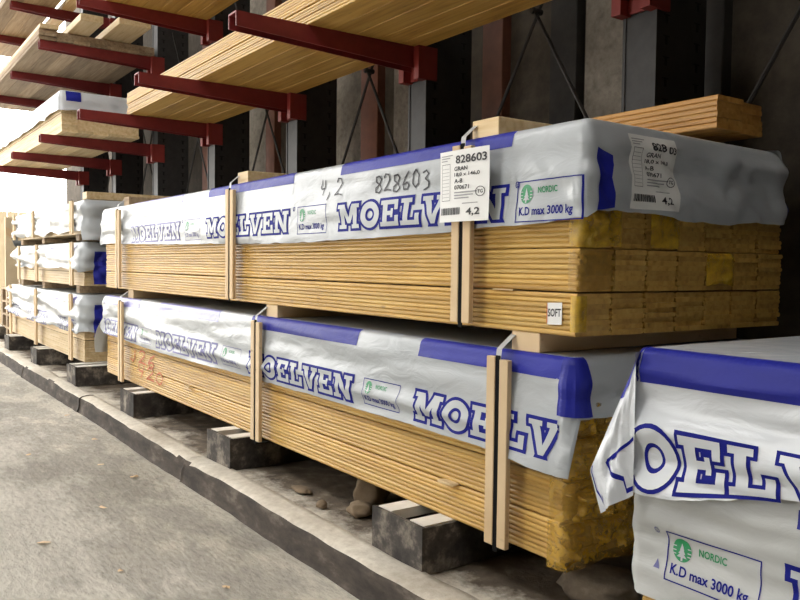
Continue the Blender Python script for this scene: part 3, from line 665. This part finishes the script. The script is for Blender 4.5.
def lower_bundle():
    z0 = ZB-.573; r = empty('timber_bundle', (0, 0, 0))
    tag(r, 'large lower bundle of pine boards resting on iron feet, red scrawl at its far end', 'timber bundle', 'long strapped timber bundles')
    z = pack_boards(r, z0, 3, 8, 7, 4.15, -.035, 0.0, 'pine', (0, .004, .004), 2, (-.006, .002, .004))
    box_obj('covered_boards', (-4.18, -.03, .003, 7*W-.003, z+.001, z0+.495), 'pine', r)
    zt = ZB-.052
    hem_pts = [(-4.2, -.30), (-3.67, -.312), (-3.1, -.326), (-1.8, -.320), (-1.13, -.320), (-.7, -.318), (-.31, -.322), (-.04, -.338)]
    def hem(u):
        if u < H.a+H.q*.45: return -.052-lerp_pts(hem_pts, u+H.x0+H.rc) + .005*nz(u*5, 3) + .003*nz(u*19, 2)
        if u < H.a+H.q+H.b+H.q: s = u-H.a-H.q; return .145 + .010*nz(s*7, 3) - .03*sstep(.05, .35, s) + .006*nz(s*20, 6)
        if u < 2*H.a+H.b+3*H.q: return .2
        return .22 + .03*nz(u*9, 4)
    def sag(u, h): return 0.016*sstep(H.a-.7, H.a-.05, u)*sstep(.1, .28, h) + 0.006*sstep(.1, .2, h) + .010*math.exp(-((h-.205-.03*nz(u*2, 3))/.016)**2)*sstep(.3, 1.2, u)*sstep(H.a-.1, H.a-.5, u)
    H = Hood(-4.22, .012, -.014, 7*W+.012, zt, rc=.03, rt=.02, amp=.0085, seed=4.7, hem=hem, sag=sag)
    H.build('cover_sheet', 'sheet', r)
    F = lambda x, zz, off=0: H.front(x, zz, off)
    cl = lambda x, y: x < H.x1-H.rc-.015
    for x in (-.612, -1.835, -3.06, -4.285):
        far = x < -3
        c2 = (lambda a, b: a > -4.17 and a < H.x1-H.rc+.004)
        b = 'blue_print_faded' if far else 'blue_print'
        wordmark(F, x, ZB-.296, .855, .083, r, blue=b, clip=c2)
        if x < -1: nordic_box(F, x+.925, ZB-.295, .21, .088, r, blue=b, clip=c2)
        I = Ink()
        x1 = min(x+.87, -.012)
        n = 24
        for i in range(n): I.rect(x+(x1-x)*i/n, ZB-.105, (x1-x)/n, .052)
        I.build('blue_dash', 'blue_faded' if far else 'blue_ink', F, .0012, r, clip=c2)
    # blue band round the near corner
    I = Ink(); uc = H.a
    for i in range(10):
        for j in range(10): I.rect(uc-.008+.0066*i, -.140+.0136*j, .0066, .0136)
    I.build('blue_band', 'blue_ink', lambda u, v, off: H.S(u, -v, off), .0035, r)
    for x, lean in ((-.226, 0), (-1.730, 0), (-3.715, 0)):
        stake(r, x, ZB-.572, ZB-.068, -.034, lean)
        box_obj('bearer', (x-.005, x+.10, .005, 7*W-.02, ZB-.0515, ZB-.0005), 'batten', r, .002)
        top_strap(r, x, -.034, ZB-.052, .046, .05)
    # amber wrap at the near end
    film_end(r, -.030, .0, 7*W, z0-.004, z0+.105, 3.0, .030, 110, 22, .026, wrap=.05, mat='crumple_film')
    film_end(r, -.025, .0, 7*W, z0+.108, z0+.212, 7.0, .034, 110, 22, .004, wrap=.05, mat='crumple_film')
    film_end(r, -.022, .0, 7*W, z0+.214, z0+.318, 14.0, .034, 110, 22, .004, wrap=.04, mat='crumple_film')
    film_end(r, -.020, .0, 7*W, z0+.320, z0+.42, 17.0, .034, 110, 18, .0, mat='crumple_film')
    # red scrawl and chips
    SS = lambda u, v, off=0: Vector((u, -.0015-off, v))
    scrawl(SS, 'J26', -3.66, ZB-.435, .52, .075, r, 'marker_red', .010, .1, 'red_scrawl', .001)
    scrawl(SS, 'Y20', -3.50, ZB-.515, .50, .070, r, 'marker_red', .010, .1, 'red_scrawl', .001)
    # torn tail of sheet at the far end
    vs = []; fs = []
    for j in range(13):
        for i in range(7):
            t = j/12; wv = .035+.03*math.sin(t*3.0); a = (i/6-.5)
            vs.append((-4.225-.05*t-.02*abs(a)*2*t+.004*nz(i, j*.6), .02+a*2*wv-.03*t, ZB-.20-.245*t))
    for j in range(12):
        for i in range(6): a = j*7+i; fs.append((a, a+1, a+8, a+7))
    from_data('torn_tail', vs, fs, 'sheet_dull', r, True)
lower_bundle()

def chip(name, loc, size, rz, lb, mat='pine_pale', cat='wood chip', group=None):
    bm = bmesh.new(); v = bx(bm, -size[0]/2, size[0]/2, -size[1]/2, size[1]/2, 0, size[2])
    for q in v: q.co += Vector((random.uniform(-.12, .12)*size[0], random.uniform(-.2, .2)*size[1], 0))
    o = bm_obj(name, bm, mat); o.location = loc; o.rotation_euler = (0, 0, rz); tag(o, lb, cat, group); return o
chip('wood_wedge', (-.47, -.006, ZB-.4665), (.06, .03, .006), .1, 'small pale wooden wedge poking from the lower bundle left of its near stake')
chip('wood_wedge', (-2.62, -.006, ZB-.4665), (.06, .03, .006), .0, 'small pale wooden wedge poking from the middle of the lower bundle')

# ================================================================== LOOSE BOARDS ON TOP OF THE BUNDLE
def loose_boards():
    me = board_mesh(4.0, .1275, .0155, 'pine_orange', 'loose_board', c=.003)
    rnd = random.Random(4)
    rows = ['bottom', 'second', 'third', 'fourth', 'fifth', 'top']
    for c in range(2):
        for l in range(6):
            o = bpy.data.objects.new('loose_board', me); col.objects.link(o)
            o.location = (-.035 - .02*c + rnd.uniform(-.004, .004), .605 + c*.129, ZB+.575+l*.0158)
            tag(o, '%s board of the %s row in the loose stack lying on the upper bundle' % (rows[l], 'front' if c == 0 else 'back'), 'board', 'loose boards on the upper bundle')
loose_boards()

# ================================================================== RIGHT BUNDLES
def right_bundles():
    # upper, hooded
    r = empty('timber_bundle', (0, 0, 0)); tag(r, 'bundle at right edge under a white sheet with a wide blue top stripe', 'timber bundle')
    x0, x1, y0, y1 = .215, 2.4, -.045, .72
    zt = ZB-.002
    box_obj('covered_boards', (x0+.01, x1-.02, y0+.014, y1-.01, ZB-.243, zt-.012), 'pine', r)
    def hem(u):
        if u < H.a+H.q*.5: return .310 - .062*sstep(.05, .35, u) + .006*nz(u*6, 2) + .004*nz(u*21, 5)
        if u > H.P-H.q*.6: return .318
        return .25 + .02*nz(u*5, 3)
    def sag(u, h): return .010*sstep(.1, .3, h) + .012*sstep(.06, .3, h)*nz(u*5.5, h*5, 3) + .006*abs(nz(u*11+h*8, h*9, 8))*sstep(.2, 0, abs(u-.0))
    H = Hood(x0, x1, y0, y1, zt, rc=.02, rt=.02, amp=.007, seed=9.1, hem=hem, sag=sag)
    H.build('cover_sheet', 'sheet_white', r, .011, .012)
    F = lambda x, zz, off=0: H.front(x, zz, off)
    I = Ink()
    for i in range(40): 
        for j in range(5): I.rect(x0+.02+.03*i, ZB-.075+.0146*j, .03, .0146)
    I.build('blue_stripe', 'blue_ink', F, .0012, r)
    SL = lambda u, v, off: H.S(u, -v, off)
    I = Ink()
    for i in range(12):
        for j in range(5): I.rect(-H.q-.02+(.02+H.q)*i/12, -.073+.0146*j, (.02+H.q)/12, .0146)
    I.build('blue_stripe', 'blue_ink', SL, .0012, r)
    FT = lambda x, v, off=0: H.front(x, ZB-.165 + (v-(ZB-.165))*(1-.36*sstep(.24, .62, x)), off)
    wordmark(FT, .080, ZB-.296, .825, .126, r, white='letter_white_r', clip=lambda a, b: a > x0+H.rc*.6, d=.08)
    # loose flap hanging off the left end
    def FS(s, t, off=0.0):   # s 0..1 along the free edge direction (left to right), t 0..1 down
        top = Vector((.225, -.04, ZB-.012)); 
        left = Vector((.134, -.09, ZB-.284)); bot = Vector((.168, -.09, ZB-.373)); rb = Vector((.240, -.072, ZB-.318)); 
        lp = top.lerp(left, min(1, t/.72)) if t < .72 else left.lerp(bot, (t-.72)/.28)
        rp = Vector((.232, -.064, ZB-.012)).lerp(rb, t)
        p = lp.lerp(rp, s)
        b = .014*math.sin(s*math.pi)*t + .012*nz(s*3+1, t*3, 4) + .008*nz(s*6, t*7-s*4, 8)
        return p + Vector((-.2, -1, 0))*(b*min(1, t*3)*math.sin(max(0.03, s if s < .5 else 1-s)*math.pi)) + Vector((-.15, -1, .1)).normalized()*off
    vs = []; fs = []; n = 22; m = 34
    for j in range(m+1):
        for i in range(n+1): vs.append(FS(i/n, j/m))
    for j in range(m):
        for i in range(n): a = j*(n+1)+i; fs.append((a, a+1, a+n+2, a+n+1))
    from_data('sheet_flap', vs, fs, 'sheet_white', r, True)
    FU = lambda u, v, off: FS(u, v, off)
    I = Ink()
    for j in range(10): I.rect(0, .0+.028*j, 1, .028) if j < 1 else I.poly([(0, .028*j), (.9-.06*j, .028*j), (.85-.06*j, .028*(j+1)), (0, .028*(j+1))])
    I.build('blue_stripe', 'blue_ink', FU, .0012, r, .05)
    I = Ink(); I.stroke([(.03, .70), (.05, .86), (.18, .95), (.22, .91)], .022); I.build('printed_line', 'blue_print', FU, .0012, r, .05)
    I = Ink(); I.stroke([(.62, .66), (.42, .70), (.50, .78), (.80, .86), (.84, .95), (.99, .95)], .035); I.stroke([(.55, .69), (.98, .60)], .03); I.build('printed_line', 'blue_print', FU, .0012, r, .05)
    # lower one
    r2 = empty('timber_bundle', (0, 0, 0)); tag(r2, 'grey wrapped bundle under the blue striped one at the right edge', 'timber bundle')
    box_obj('covered_boards', (x0+.012, x1-.02, y0+.040, y1-.01, ZB-.572, ZB-.262), 'pine', r2)
    def hem2(u): return .297 + .006*nz(u*6, 2) + (.03*sstep(.2, 1.0, u) if u < H2.a else 0)
    H2 = Hood(x0-.004, x1, y0+.024, y1, ZB-.248, rc=.012, rt=.012, amp=.006, seed=13.0, hem=hem2)
    H2.build('cover_sheet', 'sheet_dull', r2, .012, .012)
    F2 = lambda x, zz, off=0: H2.front(x, zz, off)
    nordic_box(F2, .292, ZB-.492, .215, .104, r2)
    I = Ink(); I.text('\u00ae', .262, ZB-.40, .012, .014); I.poly([(.262, ZB-.475), (.278, ZB-.475), (.270, ZB-.455)]); I.build('small_mark', 'blue_print_faded', F2, .0012, r2)
    wordmark(F2, .565, ZB-.475, .875, .09, r2)
    I = Ink(); I.rect(.575, ZB-.305, .6, .035); I.build('blue_dash', 'blue_ink', F2, .0012, r2)
    for c in range(2):
        put('board', board_mesh(2.15, W, T, 'pine'), (x1-.03, y0+.038, ZB-.557+.0134*c-.015), r2)
right_bundles()

# ================================================================== FAR BUNDLES (left)
def far_bundle(x0, x1, z0, z1, label, hemd, seed, stakes, y0=0.0, y1=.86, wood='pine_pale', npack=3, blue=True, end_hem=None):
    r = empty('timber_bundle', (0, 0, 0)); tag(r, label, 'timber bundle', 'small wrapped bundles at the far left')
    h = (z1-z0)/npack; rnd = random.Random(int(seed*10))
    for p in range(npack):
        bm = bmesh.new(); zz = z0+p*h; n = max(3, int(h/.018))
        for l in range(n): bx(bm, x0+rnd.uniform(0, .01), x1-rnd.uniform(0, .012), y0+rnd.uniform(0, .002), y1, zz+h*l/n+.001, zz+h*(l+1)/n-.0005-(.004 if l == n-1 else 0))
        bm_obj('board_pack', bm, wood, r)
    def hem(u):
        if u < H.a: return hemd + .035*nz(u*3+seed, 2) + .012*nz(u*11, 3)
        return (end_hem or hemd*.9) + .06*nz(u*5+seed, 4)
    H = Hood(x0-.02, x1+.025, y0-.015, y1+.015, z1+.012, rc=.025, rt=.02, amp=.026, seed=seed, hem=hem)
    H.build('cover_sheet', 'sheet', r, .03, .02)
    for x in stakes:
        box_obj('stake', (x-.045, x-.008, y0-.055, y0-.04, z0, z1+.01), 'batten', r); box_obj('stake', (x+.008, x+.045, y0-.055, y0-.04, z0, z1+.01), 'batten', r)
        box_obj('strap', (x-.008, x+.008, y0-.045, y0-.042, z0, z1+.02), 'strap_black', r)
    if blue:
        E_ = lambda y, zz, off=0: H.end(y, zz, off)
        I = Ink()
        for i in range(4):
            for j in range(6): I.rect(y0+.05+.03*i, z1-.30+.04*j, .03, .04)
        hm = lambda a, b: True
        I.build('blue_patch', 'blue_ink', E_, .008, r, .02)
        F = lambda x, zz, off=0: H.front(x, zz, off)
        I = Ink()
        for i in range(20): I.rect(x1-1.0+.045*i, z1-.055, .045, .05)
        I.build('blue_dash', 'blue_faded', F, .003, r)
    return r, H
def far_group():
    zb = ZB
    r, H = far_bundle(-7.85, -4.80, zb-.573, zb-.085, 'far left bundle at the bottom, crumpled white sheet over pale boards', .29, 2.1, (-7.65, -6.35, -5.02), end_hem=.30)
    for x in (-5.5, -6.75, -8.0): wordmark(lambda a, b, off=0: H.front(a, b, off), x, zb-.36, .85, .09, r, blue='blue_print_faded', clip=lambda a, b: -7.8 < a < -4.85)
    r, H = far_bundle(-7.45, -4.80, zb-.01, zb+.305, 'middle bundle of the far left pile, crumpled sheet and two packs of boards showing', .20, 5.3, (-7.15, -6.3, -4.98), npack=3, end_hem=.20)
    r, H = far_bundle(-7.5, -4.75, zb+.375, zb+.61, 'topmost bundle of the far left pile, wholly wrapped in glossy white sheet', .225, 8.2, (-7.4, -6.45, -4.98), blue=False, npack=2, end_hem=.30)
    k = 0
    for zz, h, nm in ((zb-.0655, .055, 'bottom and middle'), (zb+.3245, .050, 'middle and top')):
        for x, w_ in ((-7.2, 'far'), (-6.2, 'middle'), (-4.95, 'near')):
            o = box_obj('bearer', (x-.05, x+.05, -.01, .87, zz, zz+h), 'old_wood', None, .003); tag(o, '%s timber bearer between the %s bundles of the far left pile' % (w_, nm), 'bearer', 'bearers in the far left pile')
    o = box_obj('bearer', (-4.92, -4.80, .02, .9, zb+.6295, zb+.685), 'pine_pale', None, .003); tag(o, 'pale timber bearer on top of the far left pile', 'bearer')
far_group()

# ================================================================== STACKS ON THE RACK ARMS
def arm_stack(name, label, x0, x1, y0, ncol, z0, nlay, mat, t=T, wd=W, seed=1, core=True):
    """boards: the bottom layer and the front column singly, the unseen heart as one block"""
    r = empty(name, (0, 0, 0)); tag(r, label, 'board stack', 'board stacks on the red rack arms')
    me = board_mesh(x1-x0, wd-.0015, t-.0008, mat, 'board', c=.003); rnd = random.Random(seed)
    for l in range(nlay):
        for c in range(ncol):
            if l == 0 or c == 0:
                put('board', me, (x1+rnd.uniform(-.015, .015), y0+c*wd+rnd.uniform(-.002, .002), z0+l*t+(.004 if l >= nlay//2 else 0)), r)
    if core and nlay > 1 and ncol > 1:
        box_obj('inner_boards', (x0+.02, x1-.02, y0+wd, y0+ncol*wd, z0+t, z0+nlay*t+.002), mat, r)
    return r
ZL1 = LEV[0]+.0025; ZL2 = LEV[1]+.0025; ZL3 = LEV[2]+.0025
arm_stack('board_stack', 'long stack of clean pine boards on the red arms across the top', -4.70, 0.6, .285, 5, ZL1, 12, 'pine', seed=11)
def far_arm_stack():
    r = arm_stack('board_stack', 'sheet covered stack of boards on the far red arms at left', -9.4, -5.78, .06, 5, ZL1, 14, 'pine_pale', t=.022, seed=12)
    def hem(u): return .165 + .02*nz(u*4, 2) + .01*nz(u*12, 3)
    H = Hood(-9.45, -5.755, .04, .06+5*W+.02, ZL1+.34, rc=.02, rt=.018, amp=.012, seed=21, hem=hem)
    H.build('cover_sheet', 'sheet_white', r, .03, .02)
    I = Ink()
    for i in range(4):
        for j in range(3): I.rect(.085+.03*i, ZL1+.25+.026*j, .03, .026)
    I.build('blue_patch', 'blue_ink', lambda y, zz, off: H.end(y, zz, off), .003, r, .03)
far_arm_stack()
arm_stack('board_stack', 'stack of boards on the upper red arms at the top edge', -4.95, -1.2, .12, 6, ZL2, 8, 'pine', seed=13)
arm_stack('board_stack', 'deck of dusty boards on the far upper red arms at top left', -9.6, -5.98, -.075, 7, ZL2, 3, 'old_wood', t=.026, wd=.14, seed=14)
arm_stack('board_stack', 'highest boards at the top left corner', -9.8, -5.9, -.10, 3, ZL3, 3, 'old_wood', t=.03, wd=.15, seed=15)
def single(label, x0, x1, y0, y1, z0, z1, mat):
    bm = bmesh.new(); bx(bm, x0-x1, 0, 0, y1-y0, 0, z1-z0); bmesh.ops.bevel(bm, geom=bm.edges[:], offset=.004, segments=1, affect='EDGES')
    o = bm_obj('timber_beam', bm, mat); o.location = (x1, y0, z0); tag(o, label, 'beam', 'loose beams on the upper far arms'); return o
zd = ZL2+3*.026+.008
single('short pale board pair end at the front edge of the far upper deck', -9.3, -5.95, -.07, .08, zd+.001, zd+.035, 'pine_pale')
single('pale squared beam with a rough end on the far upper deck', -9.2, -5.55, .16, .34, zd+.001, zd+.06, 'pine_pale')
single('wide pale plank with a ragged end beside the grey rack column', -9.0, -5.45, .44, .70, zd+.001, zd+.06, 'pine_pale')
single('long light board on the highest arms at the top left', -9.5, -6.4, .40, .52, ZL3, ZL3+.05, 'pine_pale')

# ================================================================== BEYOND THE RACK AND ON THE GROUND
def far_things():
    r = empty('plank_crate', (-9.6, .2, 0)); tag(r, 'pale upright plank crate with a diagonal batten in the bright opening', 'crate')
    for i in range(7): box_obj('plank', (0, .04, i*.16, i*.16+.152, 0, 1.52+.02*math.sin(i*2)), 'pale_boards', r, .003)
    bm = bmesh.new(); v = bx(bm, .041, .065, 0, 1.1, -.05, .05)
    for q in v: q.co.z += 1.35 - .55*(q.co.y/1.1)
    bm_obj('diagonal_batten', bm, 'batten', r)
    r = empty('plank_fence', (-12.5, -.6, 0)); tag(r, 'pale timber fence in the glare beyond the far bundles', 'fence')
    for i in range(12): box_obj('plank', (0, .04, i*.16, i*.16+.15, 0, 1.75), 'pale_boards', r, .003)
    for i in range(4):
        p = empty('pallet', (-8.9, .05, .10+.145*i)); tag(p, ['lowest', 'second', 'third', 'topmost'][i] + ' weathered grey pallet stacked beyond the far left pile', 'pallet', 'grey pallets at the far left')
        for k in range(5): box_obj('slat', (0, .75, k*.19, k*.19+.1, .122, .143), 'old_wood', p)
        for k in range(3): box_obj('block_runner', (k*.325, k*.325+.1, 0, .86, 0, .122), 'old_wood', p)
far_things()

def lump(name, loc, s, seed, mat, lb, cat, sub=3, group=None):
    bm = bmesh.new(); bmesh.ops.create_icosphere(bm, subdivisions=sub, radius=1)
    for v in bm.verts:
        k = 1 + .28*nz(v.co.x*1.6+seed, v.co.y*1.6, v.co.z*1.6) + .12*nz(v.co.x*4, v.co.y*4+seed, v.co.z*4)
        v.co = Vector((v.co.x*s[0]*k, v.co.y*s[1]*k, max(-.6, v.co.z)*s[2]*k))
    mz = min(v.co.z for v in bm.verts)
    for v in bm.verts: v.co.z -= mz
    o = bm_obj(name, bm, mat, None, True); o.location = loc; tag(o, lb, cat, group); return o
lump('rubble_stone', (-1.12, .14, .095), (.07, .065, .062), 1, 'brown_rock', 'brown rounded lump under the lower bundle behind the near foot', 'stone')
lump('rubble_stone', (-1.02, .03, .095), (.05, .045, .03), 2, 'brown_rock', 'low brown clod in front of the rounded lump under the lower bundle', 'stone')
lump('rubble_stone', (-.10, .22, .095), (.12, .10, .04), 3, 'dirt', 'flat pile of dusty debris under the near end of the lower bundle', 'stone')
lump('rubble_stone', (-1.17, -.04, .095), (.025, .02, .016), 4, 'brown_rock', 'small pale pebble between the near and second feet', 'stone')
lump('rubble_stone', (-1.40, -.0, .097), (.06, .03, .008), 5, 'brown_rock', 'flat pale flake of mortar between the near and second feet', 'stone')
def litter():
    rnd = random.Random(9)
    spots = [(-2.6, -.45), (-1.9, -.62), (-3.2, -.33), (-1.6, -.9), (-2.1, -1.1), (-.9, -.52), (-4.0, -.3), (-3.0, -.7), (-1.2, -.75), (-2.3, -.38)]
    where = ['leaf scrap on the floor nearest the crack in the kerb', 'leaf scrap on the floor left of the kerb at mid distance', 'pair of leaf scraps against the kerb on the far floor', 'leaf scrap in the lower left foreground floor', 'leaf scrap at the left edge of the foreground floor',
             'leaf scrap at the bottom edge beside the kerb', 'leaf scrap far down the floor by the kerb', 'leaf scrap in the middle of the far floor', 'leaf scrap on the stained floor in front of the near foot', 'leaf scrap tucked beside the kerb joint']
    for (x, y), lb in zip(spots, where):
        bm = bmesh.new(); n = 7; c = bm.verts.new((0, 0, .006)); s = rnd.uniform(.010, .018)
        ring = [bm.verts.new((s*1.5*math.cos(2*math.pi*i/n)*rnd.uniform(.7, 1.1), s*math.sin(2*math.pi*i/n)*rnd.uniform(.6, 1.1), rnd.uniform(.001, .007))) for i in range(n)]
        for i in range(n): bm.faces.new((c, ring[i], ring[(i+1) % n]))
        o = bm_obj('leaf_scrap', bm, 'batten'); o.location = (x, y, .001); o.rotation_euler = (0, 0, rnd.uniform(0, 3)); tag(o, 'small brown ' + lb, 'leaf', 'leaf scraps on the floor')
litter()
